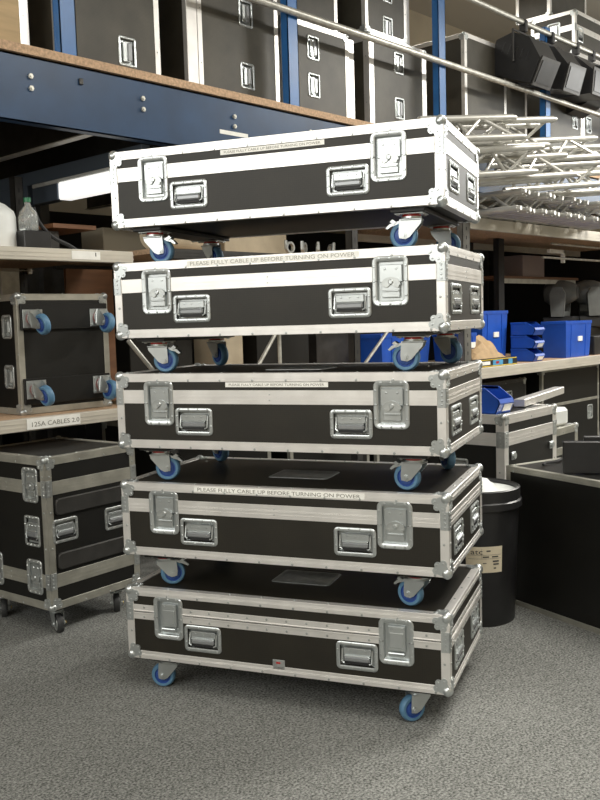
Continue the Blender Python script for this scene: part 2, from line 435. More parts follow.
def brake_mesh():
    def f():
        b = MB().mat('zinc'); b.prism([(-.036, .104), (-.050, .100), (-.078, .092), (-.092, .078), (-.086, .074), (-.070, .084), (-.046, .090)], -.014, .014)
        b.prism([(-.052, .098), (-.066, .108), (-.076, .100), (-.062, .090)], -.018, .018)
        return b.mesh('brake_pedal')
    return cached('brk', f)
def add_caster(parent, x, y, z, swivel, kind='blue', brake=False, scale=1.0, mtx=None):
    c = link('caster', caster_plate(kind), parent, (x, y, z))
    if mtx is not None: c.matrix_local = mtx
    c.scale = (scale,) * 3
    f = link('fork', fork_mesh(kind), c, rz=swivel)
    link('wheel', wheel_mesh(kind), c, (-.028 * math.cos(swivel), -.028 * math.sin(swivel), .05), rz=swivel)
    if brake: link('brake_pedal', brake_mesh(), c, rz=swivel)
    return c

def flight_case(name, label, cat, loc, rz, W, D, H, z0=.145, group=None, split=None, bands=(), handles=(), latches=(),
                casters=(), wheel='blue', lam='lam', trim='alu', tw=.030, latch_style=0, rivets=.13, corners='all', hw='zinc',
                top_dish=None, pads=(), mtx=None, corner_k=1.0, board=True, caster_scale=1.0):
    """origin: centre of the footprint, at the ground. front faces -y. handles/latches: (face, u, z, w, h[, vert])"""
    root = thing(name, label, cat, loc, rz, group)
    if mtx is not None: root.matrix_world = mtx
    hW, hD = W / 2, D / 2
    FT = {'front': Matrix.Translation((-hW, -hD, z0)),
          'right': Matrix.Translation((hW, -hD, z0)) @ Matrix.Rotation(PI / 2, 4, 'Z'),
          'back': Matrix.Translation((hW, hD, z0)) @ Matrix.Rotation(PI, 4, 'Z'),
          'left': Matrix.Translation((-hW, hD, z0)) @ Matrix.Rotation(-PI / 2, 4, 'Z')}
    FL = {'front': W, 'back': W, 'left': D, 'right': D}
    holes = {k: [] for k in FT}
    for h in list(handles) + list(latches):
        g = .016; holes[h[0]].append((h[1] - h[3] / 2 + g, h[1] + h[3] / 2 - g, h[2] - h[4] / 2 + g, h[2] + h[4] / 2 - g))
    t = .022; sp = split if split else H
    def shell(za, zb, nm, has_top, has_bottom):
        b = MB().mat(lam)
        for face, T in FT.items():
            b.T = T; L_ = FL[face]; a0, a1 = (0, L_) if face in ('front', 'back') else (t, L_ - t)
            us = sorted({a0, a1} | {u for h in holes[face] for u in h[:2]}); zs = sorted({za, zb} | {min(max(z, za), zb) for h in holes[face] for z in h[2:]})
            for i in range(len(us) - 1):
                for j in range(len(zs) - 1):
                    if zs[j + 1] - zs[j] < 1e-6 or us[i + 1] - us[i] < 1e-6: continue
                    cu, cz = (us[i] + us[i + 1]) / 2, (zs[j] + zs[j + 1]) / 2
                    if any(h[0] < cu < h[1] and h[2] < cz < h[3] for h in holes[face]): continue
                    b.box((us[i], 0, zs[j]), (us[i + 1], t, zs[j + 1]))
        b.T = Matrix.Identity(4)
        b.box((-hW + t, -hD + t, z0 + za), (hW - t, hD - t, z0 + zb))
        return b
    body = link('body', shell(0, sp, 'body', not split, True).mesh('body'), root)
    lid = link('lid', shell(sp + .0005, H, 'lid', True, False).mesh('lid'), root) if split else body
    # edge extrusions
    def trim_mesh(upper):
        b = MB().mat(trim); e = .003; k = .0012
        zt = H if upper else 0
        for face, T in FT.items():
            b.T = T; L_ = FL[face]
            z_a, z_b = (H - tw, H + e) if upper else (-e, tw)
            b.box((-e, -e, z_a), (L_ + e, .001, z_b), k)
            # ridge lines on the extrusion
            zm = (z_a + z_b) / 2; b.box((.03, -e - .0009, zm - .0022), (L_ - .03, -e + .001, zm - .0008)); b.box((.03, -e - .0009, zm + .0026), (L_ - .03, -e + .001, zm + .0038))
            b.box((0, 0, (H - .001) if upper else -e), (L_, tw, (H + e) if upper else .001), k)
            va, vb = (sp, H - tw) if upper else (tw, sp)
            if vb > va:
                b.box((-e, -e + .0003, va), (tw, .001, vb), k); b.box((L_ - tw, -e + .0003, va), (L_ + e, .001, vb), k)
            b.mat('zinc2')
            if rivets:
                n = max(2, int((L_ - .10) / rivets)); y = -e
                for i in range(n + 1):
                    u = .05 + (L_ - .10) * i / n
                    b.rivet((u, y, zm - .0105))
                m_ = max(1, int((vb - va) / rivets))
                if vb > va and vb - va > .05:
                    for i in range(m_):
                        zz = va + (vb - va) * (i + .5) / m_
                        b.rivet((tw * .55, y, zz)); b.rivet((L_ - tw * .55, y, zz))
                if upper:       # rivets on the top face
                    S = b.T; b.T = S @ Matrix.Translation((0, 0, H + e)) @ Matrix.Rotation(-PI / 2, 4, 'X')
                    for i in range(n + 1): b.rivet((.05 + (L_ - .10) * i / n, 0, tw * .55))
                    b.T = S
            b.mat(trim)
        b.T = Matrix.Identity(4)
        return b.mesh('edge_trim')
    link('edge_trim', trim_mesh(True), lid); link('edge_trim', trim_mesh(False), body)
    # bands of extrusion running round the case
    for (ba, bb, style) in bands:
        b = MB().mat(trim)
        for face, T in FT.items():
            b.T = T; L_ = FL[face]; cuts = []
            for h in latches:
                if h[0] == face and h[2] - h[4] / 2 < bb and h[2] + h[4] / 2 > ba: cuts.append((h[1] - h[3] / 2 + .004, h[1] + h[3] / 2 - .004))
            u = tw; segs = []
            for c_ in sorted(cuts): segs.append((u, c_[0])); u = c_[1]
            segs.append((u, L_ - tw))
            hb = bb - ba
            for (p, q) in segs:
                if q - p < .002: continue
                if style == 'flat':
                    b.box((p, -.0026, ba), (q, .001, bb), .001)
                    for fr in (.30, .52, .60): b.box((p, -.0036, ba + hb * fr - .0008), (q, -.001, ba + hb * fr + .0008))
                else:           # two riveted angles with a gap between lid and body
                    b.box((p, -.0026, ba), (q, .001, ba + hb * .46), .001); b.box((p, -.0026, ba + hb * .54), (q, .001, bb), .001)
                    b.box((p, -.0052, ba + hb * .38), (q, .001, ba + hb * .48), .001); b.box((p, -.0052, ba + hb * .54), (q, .001, ba + hb * .62), .001)
                    n = max(1, int((q - p) / .075))
                    b.mat('zinc2')
                    for i in range(n):
                        uu = p + (q - p) * (i + .5) / n
                        b.rivet((uu, -.0026, ba + hb * .18)); b.rivet((uu, -.0026, ba + hb * .82))
                    b.mat(trim)
            # riveted joiner plates on the corners
            b.mat(hw); zc = (ba + bb) / 2; ph = hb * .62
            for (p, q) in ((-.0045, tw - .002), (L_ - tw + .002, L_ + .0045)):
                b.box((p, -.0045, zc - ph), (q, .001, zc + ph), .001)
                for zz in (-.7, -.25, .25, .7): b.rivet(((p + q) / 2, -.0045, zc + ph * zz), .0045)
            if style == 'flat': # the pair of centre rivets
                b.mat('zinc2'); b.rivet((L_ / 2, -.0034, zc - hb * .2), .003); b.rivet((L_ / 2, -.0034, zc + hb * .2), .003)
            b.mat(trim)
        b.T = Matrix.Identity(4); link('tongue_band', b.mesh('tongue_band'), root)
    # ball corners
    if corners:
        for sx in (-1, 1):
            for sy in (-1, 1):
                for sz in (0, 1):
                    if corners == 'front' and sy == 1: continue
                    mt_ = Matrix.Translation((sx * hW, sy * hD, z0 + sz * H)) @ Matrix.Diagonal((-sx, -sy, 1 - 2 * sz, 1))
                    link('ball_corner', corner_mesh(hw, corner_k), root, mtx=mt_)
    for h in handles:
        face, u, z, w_, h_ = h[:5]; vert = len(h) > 5 and h[5]
        o = link('handle', handle_mesh(w_, h_, vert, hw), root, mtx=FT[face] @ Matrix.Translation((u, 0, z)))
        link('grip', grip_mesh(w_, h_, vert), o)
    for h in latches:
        face, u, z, w_, h_ = h[:5]
        o = link('latch', latch_mesh(w_, h_, latch_style, hw), root, mtx=FT[face] @ Matrix.Translation((u, 0, z)))
        link('latch_wing', wing_mesh(latch_style, w_, h_), o)
    for cs in casters:
        x, y, sw = cs[:3]; br = len(cs) > 3 and cs[3]
        add_caster(root, x, y, z0 - .1265 * caster_scale - (.018 if board else 0), sw, wheel, br, caster_scale)
    if casters and board:
        for sx in (-1, 1):
            xs = [c_[0] for c_ in casters if c_[0] * sx > 0]
            if xs: link('caster_board', MB().mat('lam_dark').box((sx * abs(xs[0]) - .062, -hD + .022, z0 - .0182), (sx * abs(xs[0]) + .062, hD - .022, z0 - .003), .002).mesh('caster_board'), root)
    for (face, ua, ub, za, zb) in pads:
        T = FT[face]; b = MB().mat('grey2' if 'grey2' in M else 'darkgrey'); b.rrsweep((ua + ub) / 2, (za + zb) / 2, ub - ua, zb - za, .02, [(0, 0), (0, .010), (.004, .014)])
        link('rubbing_strip', b.mesh('rubbing_strip'), root, mtx=T)
    if top_dish:
        x, y, w_, h_ = top_dish
        b = MB().mat('zinc2'); b.rrsweep(0, 0, w_, h_, .012, [(0, 0), (0, .002), (.002, .003), (.012, .003), (.015, .0008)])
        link('label_dish', b.mesh('label_dish'), root, mtx=Matrix.Translation((x, y, z0 + H)) @ Matrix.Rotation(-PI / 2, 4, 'X'))
    return root, FT

# ------------------------------------------------------------------ the stack of five cases
W, D, H = 1.312, .667, .286
STACK = [(2.594, 1.733, -67.99), (2.586, 1.723, -68.09), (2.574, 1.719, -68.65), (2.577, 1.716, -69.21), (2.617, 1.742, -68.14)]
SLAB = ['bottom black flight case of the stack of five, with a riveted lid seam',
        'second black flight case up in the stack of five, tape along its top edge',
        'middle black flight case of the stack of five, white lettered strip on its lid',
        'fourth black flight case up in the stack of five, tape along its top edge',
        'topmost black flight case of the stack of five, white lettered strip on its lid']
TXT = 'PLEASE FULLY CABLE UP BEFORE TURNING ON POWER'
R_ = math.radians
for k, (cx, cy, ang) in enumerate(STACK):
    a = R_(ang); ux, uy = math.cos(a), math.sin(a)
    ox = cx - W / 2 * ux - D / 2 * uy; oy = cy - W / 2 * uy + D / 2 * ux
    hs = [('front', .337, .104, .160, .105), ('front', .970, .104, .160, .105), ('right', .168, .107, .165, .108), ('right', .500, .107, .165, .108),
          ('left', .168, .107, .165, .108), ('left', .500, .107, .165, .108)]
    la = [('front', .187, .174, .130, .172), ('front', 1.120, .174, .130, .172)]
    cx_ = W / 2 - .135; cy_ = D / 2 - .085
    sw = {4: (PI + .12, -.15), 3: (PI + .2, -.1), 2: (PI + .25, -.1), 1: (PI + .6, -.5), 0: (.35, .75)}[k]
    cs = [(-cx_, -cy_, sw[0] if k else .2, k > 0), (cx_, -cy_, {4: .1, 3: .05, 2: -.15, 1: -.25, 0: .75}[k], k > 0), (-cx_, cy_, 2.6), (cx_, cy_, 1.2 + .5 * k)]
    bands = [(.172, .225, 'flat')] if k else [(.160, .220, 'seam')]
    root, FT = flight_case('flight_case', SLAB[k], 'flight case', (ox, oy, k * (H + .145)), a, W, D, H, group='stack of five wheeled flight cases',
                           split=.198 if k else .190, bands=bands, handles=hs, latches=la, casters=cs, latch_style=0 if k else 1, lam='lam',
                           top_dish=(0.005, -.02, .25, .17))
    if k in (2, 4):
        lab = link('label_strip', MB().mat('paper').box((.476, -.0008, .2365), (.886, .0004, .2545)).mesh('label_strip'), root, mtx=FT['front'], label='white printed label strip')
        link('lettering', text_mesh('lettering', TXT, .0125, 'ink', .38, .0003), lab, (.49, -.0010, .2412))
    if k in (1, 3):
        lab = link('label_strip', MB().mat('paper').box((.325, -.0046, .262), (1.01, -.0030, .283)).mesh('label_strip'), root, mtx=FT['front'], label='long clear-white tape with worn printing')
        link('lettering', text_mesh('lettering', TXT, .020, 'inksoft' if k == 3 else 'ink', .655, .0003), lab, (.338, -.0049, .2655))
    if k == 0:
        b = MB().mat('zinc2').box((.632, -.003, .018), (.682, .0005, .056), .001)
        for x in (.637, .677):
            for z in (.024, .051): b.rivet((x, -.003, z), .0035)
        pl = link('maker_plate', b.mesh('maker_plate'), root, mtx=FT['front'])
        link('red_mark', MB().mat('red').box((.647, -.0036, .041), (.664, -.0028, .048)).mesh('red_mark'), pl)

# ------------------------------------------------------------------ left: road case on the floor under the shelf
hs = [('front', .10, .375, .15, .115), ('front', .42, .375, .15, .115), ('left', .12 + .0, .36, .15, .13), ('left', .48, .36, .15, .13)]
la = [('left', .12 + .38, .60, .12, .17), ('left', .12 + .38, .15, .12, .17), ('left', .18, .60, .12, .17), ('left', .18, .15, .12, .17)]
hs = hs[:2] + [('left', .50, .375, .12, .15), ('left', .16, .375, .12, .15)]
flight_case('road_case', 'tall black case with padded side strips on the carpet below the left shelf', 'flight case',
            (2.236 + .28 * math.cos(R_(5.4)) - .31 * math.sin(R_(5.4)) + .0, 3.746 + .28 * math.sin(R_(5.4)) + .31 * math.cos(R_(5.4)), 0), R_(5.4), .56, .62, .735, z0=.135,
            bands=[(.555, .62, 'flat'), (.105, .17, 'flat')], handles=hs, latches=la, trim='alu_dull', hw='zinc2', lam='lam_dark',
            casters=[(-.19, -.22, 1.2), (.19, -.22, .9), (-.19, .22, 1.0), (.19, .22, 2)], wheel='blk',
            pads=[('front', .045, .515, .455, .535), ('front', .045, .515, .19, .27)], tw=.036, rivets=.14)

# ------------------------------------------------------------------ left storage rack
def beam(b, x0, x1, y, z0, z1, mat='shelfalu', d=.04):
    b.mat(mat).box((x0, y, z0), (x1, y + d, z1), .003)
    for f in (.33, .66): b.box((x0, y - .002, z0 + (z1 - z0) * f - .003), (x1, y + .004, z0 + (z1 - z0) * f + .003))
    return b
def upright(root, x, y, z1, mat='darkgrey', w_=.06, z0=0):
    b = MB().mat(mat); b.box((x - w_ / 2, y, z0), (x + w_ / 2, y + .004, z1)); b.box((x - w_ / 2, y, z0), (x - w_ / 2 + .004, y + .06, z1)); b.box((x + w_ / 2 - .004, y, z0), (x + w_ / 2, y + .06, z1))
    b.mat('blk'); z = z0 + .1
    while z < z1 - .05:
        b.box((x - .006, y - .001, z), (x + .006, y + .001, z + .03)); z += .075
    return link('upright', b.mesh('upright'), root)
YR = 4.17; YB = 5.25
rk = thing('storage_rack', 'grey metal shelving bay at the left with two long shelves under the blue beam', 'shelving', (0, 0, 0))
for (x, y) in ((.55, YR + .06), (3.06, YB), (.55, YB)): upright(rk, x, y, 2.45)
for (zt, th) in ((1.90, .065), (1.022, .066)):
    sh = link('shelf', MB().mat('chip').box((.5, YR + .04, zt - .03), (3.12, YB, zt - .001)).mesh('shelf'), rk)
    link('shelf_beam', beam(MB(), .5, 3.125, YR, zt - th, zt).mesh('shelf_beam'), rk)
    link('shelf_beam', beam(MB(), .5, 3.125, YB, zt - th, zt).mesh('shelf_beam'), rk)
b = MB().mat('paper').box((2.72, -.001, .012), (2.90, .001, .056))
lab = link('shelf_label', b.mesh('shelf_label'), rk, (0, YR - .002, 1.835), label='small white shelf label')
link('lettering', MB().mat('inkd').box((2.868, -.0016, .03), (2.874, -.0008, .05)).mesh('lettering'), lab)
lab = link('shelf_label', MB().mat('paper').box((2.40, -.002, .006), (2.72, 0, .062)).mesh('shelf_label'), rk, (0, YR - .002, .957), label='long white hand-lettered label')
link('lettering', text_mesh('lettering', '125A CABLES 2.0', .034, 'ink', .285), lab, (2.42, -.0026, .020))

# rack on its side with castors facing out, on the lower shelf
def wheeled_rack():
    hs = []; la = [('top', 0, 0, 0, 0)]
    Hh, Wd, Dp = .52, .57, .64
    # built standing, then tipped: its bottom (with the castors) faces the aisle
    T = Matrix.Translation((2.70, YR + .03, 1.025)) @ Matrix.Translation((0, 0, Dp / 2)) @ Matrix.Rotation(PI / 2, 4, 'X') @ Matrix.Rotation(0, 4, 'Z') @ Matrix.Translation((0, 0, -.145))
    T = Matrix.Translation((2.765, 4.345, 1.0265 + Dp / 2)) @ Matrix.Rotation(-PI / 2, 4, 'X')
    root, FT = flight_case('wheeled_equipment_case', 'black equipment case on the lower left shelf, four blue wheels facing out', 'flight case', (0, 0, 0), 0, Wd, Dp, Hh, z0=0,
                           handles=[], latches=[('left', .20, .11, .13, .10), ('left', .47, .11, .13, .10)], trim='alu_case', hw='zinc2', lam='lam_dark', tw=.032, latch_style=1, mtx=T, rivets=.2)
    for (y0, y1) in ((-Dp / 2 + .05, -Dp / 2 + .19), (Dp / 2 - .19, Dp / 2 - .05)):
        link('caster_board', MB().mat('lam_dark').box((-Wd / 2 + .012, y0, -.018), (Wd / 2 - .012, y1, .0), .003).mesh('caster_board'), root)
    for x in (-.205, .215):
        for y in (-.19, .19): add_caster(root, x, y, -.1623, -PI / 2 + (.15 if x > 0 else -.2), 'blue', scale=1.14)
    return root
wheeled_rack()

tag(link('upright_board', MB().mat('brown').box((2.98, 4.64, 1.024), (3.31, 4.66, 1.83)).mesh('upright_board')), 'reddish-brown board standing upright on the lower left shelf', 'board')
b = MB().mat('galv'); b.cyl((3.10, 4.22, 1.40), (3.42, 4.22, 1.05), .014, 8)
tag(link('diagonal_brace', b.mesh('diagonal_brace')), 'thin silver brace slanting down beside the reddish-brown board', 'brace')

# things on the upper left shelf
tag(link('dark_box', MB().mat('blkplas').box((2.50, 4.26, 1.9005), (2.66, 4.44, 1.9975), .004).mesh('dark_box')), 'small black box under the clear bottle on the upper left shelf', 'box')
b = MB().mat('wht')
prof = [(0, 0), (.13, 0), (.14, .01), (.14, .17), (.13, .20), (.085, .235), (.05, .25), (.04, .27), (0, .27)]
b.lathe(prof, 24); b.v = [(x * 1.0, y * .8, z) for (x, y, z) in b.v]
jc = link('plastic_container', b.mesh('plastic_container')); jc.location = (2.385, 4.40, 1.901)
tag(jc, 'rounded white plastic container at the left end of the upper shelf', 'container')
t = thing('plastic_bottle', 'clear plastic bottle with a green cap leaning on the white container', 'bottle', (2.575, 4.34, 1.998), 0)
link('bottle_body', MB().mat('clear').lathe([(0, 0), (.046, 0), (.052, .012), (.052, .075), (.042, .105), (.018, .135), (.014, .155), (0, .155)], 18).mesh('bottle_body'), t)
link('cap', MB().mat('grn').lathe([(0, .155), (.019, .155), (.019, .178), (0, .178)], 14).mesh('cap'), t, label='green cap')
b = MB().mat('blk').tube([(2.62 + .26 * s, 4.36, 2.10 - .19 * s - .12 * math.sin(PI * s) * (1 - s) * .6 + (.03 if s < .1 else 0)) for s in [i / 10 for i in range(11)]], .011, 8)
tag(link('black_hose', b.mesh('black_hose')), 'black hose drooping onto the upper left shelf', 'hose')
b = MB().mat('paper')
for (x0, x1, y0, y1, z) in ((2.68, 2.98, 4.22, 4.42, 0), (2.78, 3.04, 4.25, 4.40, .004)): b.box((x0, y0, 1.9005 + z), (x1, y1, 1.9045 + z), .001)
tag(link('paper_sheets', b.mesh('paper_sheets')), 'loose white sheets lying on the upper left shelf', 'paper')
b = MB().mat('wht'); b.cyl((2.79, 4.52, 1.38), (2.79, 4.52, 1.62), .02, 10)
b = MB().mat('galv').box((2.68, 4.85, 1.62), (2.80, 4.88, 1.825), .003)
tag(link('metal_bracket', b.mesh('metal_bracket')), 'small silver bracket hanging behind the wheeled case under the upper shelf', 'bracket')
tag(link('cardboard_carton', MB().mat('dimcard').box((3.44, 4.9, 1.932), (3.9, 5.15, 2.12), .004).mesh('cardboard_carton')), 'dull beige carton on the rear shelf behind the beige roll', 'carton')

# ------------------------------------------------------------------ middle and right racks
def rack(label, x0, x1, posts, shelves, pm='darkgrey', w_=.06):
    r = thing('storage_rack', label, 'shelving', (0, 0, 0))
    for (x, y, m_, ww, h_) in posts: upright(r, x, y, h_, m_, ww)
    for (a0, a1, zt, th, bm, yb) in shelves:
        link('shelf', MB().mat('chip').box((a0, YR + .04, zt - .03), (a1, yb, zt - .001)).mesh('shelf'), r)
        link('shelf_beam', beam(MB(), a0, a1, YR, zt - th, zt, bm).mesh('shelf_beam'), r)
        link('shelf_beam', beam(MB(), a0, a1, yb, zt - th, zt, bm).mesh('shelf_beam'), r)
    return r
rack('metal shelving bay seen through the gaps behind the stack of five', 3.3, 6.5,
     [(3.36, YR, 'darkgrey', .07, 2.5), (5.18, YR + .06, 'darkgrey', .07, 2.5), (4.12, YB, 'darkgrey', .07, 2.5), (6.40, YB, 'darkgrey', .07, 2.5)],
     [(3.3, 6.50, 1.022, .07, 'shelfalu', YB), (3.3, 6.50, 1.93, .06, 'darkgrey', YB)])
rk = rack('metal shelving bay on the right with truss above and blue bins on its lower shelf', 6.55, 10.4,
     [(6.585, YR - .005, 'darksteel', .11, 2.5), (8.50, 4.95, 'blk', .12, 2.285), (8.58, 5.38, 'blk', .13, 2.285), (11.3, YR + .06, 'darkgrey', .08, 2.5)],
     [(6.66, 11.4, 1.022, .095, 'shelfalu', 5.45), (6.66, 11.4, 2.32, .10, 'shelfalu', 5.45)])
link('rear_ledge', MB().mat('brown').box((8.5, 5.0, 1.87), (10.4, 5.4, 1.90)).mat('alu_dull').box((8.52, 4.985, 1.82), (10.3, 5.0, 1.87)).mesh('rear_ledge'), rk)

# black sheets added where the racks fall into deep shade
tag(link('back_shade_sheet', MB().mat('pitch').box((.2, 6.98, 0), (12.0, 7.0, 2.5)).mesh('back_shade_sheet')), 'black sheet added behind the shelving in place of deep shade', 'backdrop')

tag(link('end_shade_sheet', MB().mat('pitch').box((11.6, 4.3, 0), (11.62, 6.97, 2.5)).mesh('end_shade_sheet')), 'black sheet added to shade out the far end of the right-hand shelving', 'backdrop')

# ------------------------------------------------------------------ mezzanine
mz = thing('mezzanine', 'blue steel mezzanine with a chipboard deck above the shelving', 'mezzanine', (0, 0, 0))
b = MB().mat('bluepaint')
b.box((.2, 4.17, 2.53), (11.5, 4.176, 2.86)); b.box((.2, 4.17, 2.53), (11.5, 4.24, 2.537)); b.box((.2, 4.17, 2.853), (11.5, 4.24, 2.86)); b.box((.2, 4.234, 2.53), (11.5, 4.24, 2.55))
link('edge_beam', b.mesh('edge_beam'), mz, label='blue painted edge beam')
link('deck_board', MB().mat('chip').box((.2, 4.15, 2.865), (11.5, 6.97, 2.91)).mesh('deck_board'), mz)
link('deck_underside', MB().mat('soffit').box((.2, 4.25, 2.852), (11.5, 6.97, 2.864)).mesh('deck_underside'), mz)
for q in range(18):
    x = .53 + .6 * q; bj = MB().mat('galv'); bj.box((x - .03, 4.26, 2.535), (x + .03, 6.96, 2.541)); bj.mat('darkgrey').box((x - .002, 4.26, 2.54), (x + .002, 6.96, 2.85))
    link('joist', bj.mesh('joist'), mz)
bm_ = cached('bolt', lambda: MB().mat('galv').cyl((0, -.012, 0), (0, 0, 0), .014, 6).cyl((0, -.018, 0), (0, -.012, 0), .007, 8).mesh('bolt'))
for bx in (1.83, 2.53, 3.237, 3.944, 4.65):
    for bz in (2.762, 2.702): link('bolt', bm_, mz, (bx, 4.17, bz))
link('bolt', cached('bolt2', lambda: MB().mat('darkgrey').box((-.012, -.012, -.02), (.012, 0, .012), .003).mesh('bolt')), mz, (2.83, 4.17, 2.79))
link('beam_label', MB().mat('paper').box((3.82, 4.1685, 2.645), (4.06, 4.17, 2.67)).mesh('beam_label'), mz, label='white paper strip')
gr = thing('guard_rail', 'blue posts with two silver rails along the edge of the mezzanine', 'guard rail', (0, 0, 0))
for px_ in (1.05, 2.784, 4.529, 6.30, 8.088, 9.86):
    b = MB().mat('bluepost'); wd = .05
    b.box((px_ - wd, 4.19, 2.911), (px_ + wd, 4.196, 4.18)); b.box((px_ + wd - .006, 4.19, 2.911), (px_ + wd, 4.25, 4.18)); b.box((px_ - wd, 4.19, 2.911), (px_ - wd + .006, 4.25, 4.18))
    b.box((px_ - wd - .01, 4.18, 2.911), (px_ + wd + .01, 4.27, 2.918))
    link('guard_post', b.mesh('guard_post'), gr)
link('rail_tube', MB().mat('galv').cyl((3.7, 4.165, 3.52), (11.3, 4.165, 3.52), .024, 12).mesh('rail_tube'), gr)
link('rail_tube', MB().mat('galv').cyl((3.7, 4.165, 4.11), (11.3, 4.165, 4.11), .024, 12).mesh('rail_tube'), gr)
# cross beam, its brightly lit stretch made to glow, left under the deck
link('cross_beam', MB().mat('bluedim').box((3.28, 4.25, 2.442), (3.34, 6.95, 2.53), .003).box((3.27, 5.14, 2.31), (3.35, 5.44, 2.414), .003).box((3.28, 5.52, 2.31), (3.34, 6.95, 2.442), .003).mesh('cross_beam'), mz)
t = thing('glowing_beam', 'white beam stretch, its light put in as glow, beside the top case', 'light', (0, 0, 0))
link('housing', MB().mat('wht').box((3.268, 4.28, 2.415), (3.352, 5.44, 2.44), .004).mesh('housing'), t)  # plain white strip over the glowing beam stretch, part of no lamp
link('lit_face', MB().mat('beam_glow').box((3.262, 4.30, 2.305), (3.358, 5.12, 2.415), .01).mesh('lit_face'), t, label='white beam face glowing in place of light on it')
b = MB().mat('darkgrey').box((3.33, 5.455, 0), (3.40, 5.515, 2.438))
tag(link('support_post', b.mesh('support_post')), 'dark square post beneath the deck behind the upper left shelf', 'post')

# ------------------------------------------------------------------ cases on the mezzanine
def deck_case(label, x0, x1, z0_, z1_, y=4.36, d=.6, handles=(), lam='lam2', trim='alu', rz=0, tw=.035, name='flight_case', cat='flight case', latches=(), bands=(), group='flight cases on the mezzanine'):
    Wc = x1 - x0
    hh = [('front', h[0] - x0, h[1] - z0_, .125, .17, True) for h in handles]
    return flight_case(name, label, cat, ((x0 + x1) / 2, y + d / 2, z0_), rz, Wc, d, z1_ - z0_, z0=0, handles=hh, lam=lam, trim=trim, tw=tw, rivets=.3, latches=latches, bands=bands, group=group)
DZ = 2.912
M['tanlam'] = M['ply']
deck_case('flight case with a pale plywood side at the far left of the mezzanine', 1.62, 2.65, DZ, 3.95, lam='ply', tw=.05)
deck_case('dark flight case behind the leftmost blue post on the mezzanine', 2.82, 3.53, DZ, 3.92, handles=[(3.29, 3.07), (3.29, 3.50)])
deck_case('dark flight case with a wide silver left edge, left of the second blue post', 3.84, 4.56, DZ, 3.95, handles=[(4.26, 3.10), (4.26, 3.50)])
link_extra = link('edge_strip', MB().mat('alu').box((3.75, 4.358, DZ), (3.835, 4.40, 3.95), .003).mesh('edge_strip'))
tag(link_extra, 'upright silver strip against the case left of the second blue post', 'metal strip')
deck_case('dark flight case standing right behind the second blue post, under the rail', 4.61, 5.31, DZ, 3.575, handles=[(4.92, 3.41), (4.92, 3.15)])
tag(link('edge_strip', MB().mat('alu').box((5.33, 4.37, DZ), (5.39, 4.41, 3.56), .003).mesh('edge_strip')), 'upright silver strip right of the lower case behind the second blue post', 'metal strip')
deck_case('dark flight case stacked on the lower case behind the second blue post', 4.61, 5.36, 3.58, 4.3, y=4.5, d=.5)
deck_case('dark flight case between the second and third blue posts, lower of its pair', 5.56, 6.31, DZ, 3.655, handles=[(5.94, 3.49), (5.94, 3.14)], tw=.055)
deck_case('dark flight case between the second and third blue posts, upper of its pair', 5.55, 6.08, 3.66, 4.5, handles=[(5.83, 3.745), (5.83, 4.02)], d=.5, y=4.38)
tag(link('edge_strip', MB().mat('alu').box((6.10, 4.40, 3.662), (6.15, 4.44, 4.5), .003).mesh('edge_strip')), 'upright silver strip beside the upper case between two blue posts', 'metal strip')
deck_case('dark flight case just right of the third blue post, corner towards the aisle', 6.90, 7.60, DZ, 3.93, d=.62)
deck_case('dark flight case behind the hanging stage lamps, left of the fourth blue post', 7.66, 8.24, DZ, 3.80, y=4.5)
deck_case('dark flight case right of the fourth blue post with two small square handles', 8.40, 9.17, DZ, 3.72, handles=[(9.00, 3.47)])
deck_case('dark flight case at the right edge of the picture on the mezzanine deck', 9.19, 9.98, DZ, 3.71, handles=[(9.32, 3.47)])
deck_case('low dark flight case above the right-hand deck cases behind the stage lamps', 9.05, 9.95, 3.725, 4.15, lam='lam', d=.5)
flight_case('flight_case', 'bright-edged flight case high at the top right with a latch on its side', 'flight case', (9.48, 4.62, 4.155), 0, .90, .50, .45, z0=0,
            group='flight cases on the mezzanine', handles=[('front', .12, .22, .13, .15)], latches=[('left', .26, .27, .15, .19)], bands=[(.25, .31, 'flat')], tw=.035, lam='lam2', rivets=.3, latch_style=1)
deck_case('dark case standing on the highest silver edged case, cut by the top of the picture', 9.05, 9.9, 4.61, 5.1, y=4.66, d=.4)
deck_case('dark case on the deck far behind the third blue post', 6.2, 6.85, DZ, 3.85, y=5.2, d=.6)
b = MB().mat('ply').box((6.95, 5.2, 4.00), (9.2, 6.5, 4.04)); b.mat('darkgrey')
for (px_, py_) in ((7.0, 6.4), (9.15, 6.4), (9.15, 5.3), (7.0, 5.3)): b.box((px_ - .02, py_ - .02, DZ), (px_ + .02, py_ + .02, 4.0))
tag(link('work_table', b.mesh('work_table')), 'brown board platform behind the deck cases near the top right', 'platform')
# dark goods further back on the deck
for i, (gx, gw, gh, gy) in enumerate(((1.3, 1.2, 1.0, 5.3), (2.7, 1.1, 1.3, 5.3), (4.0, 1.1, 1.2, 5.35), (5.3, .8, 1.0, 5.3))):
    deck_case(['dark case behind the plywood sided case', 'dark case behind the leftmost blue post cases', 'dark case in the shadow between cases left of the second post', 'dark case in the shadow between the two case pairs'][i],
              gx, gx + gw, DZ, DZ + gh, y=gy, lam='lam_dark', trim='darkgrey')

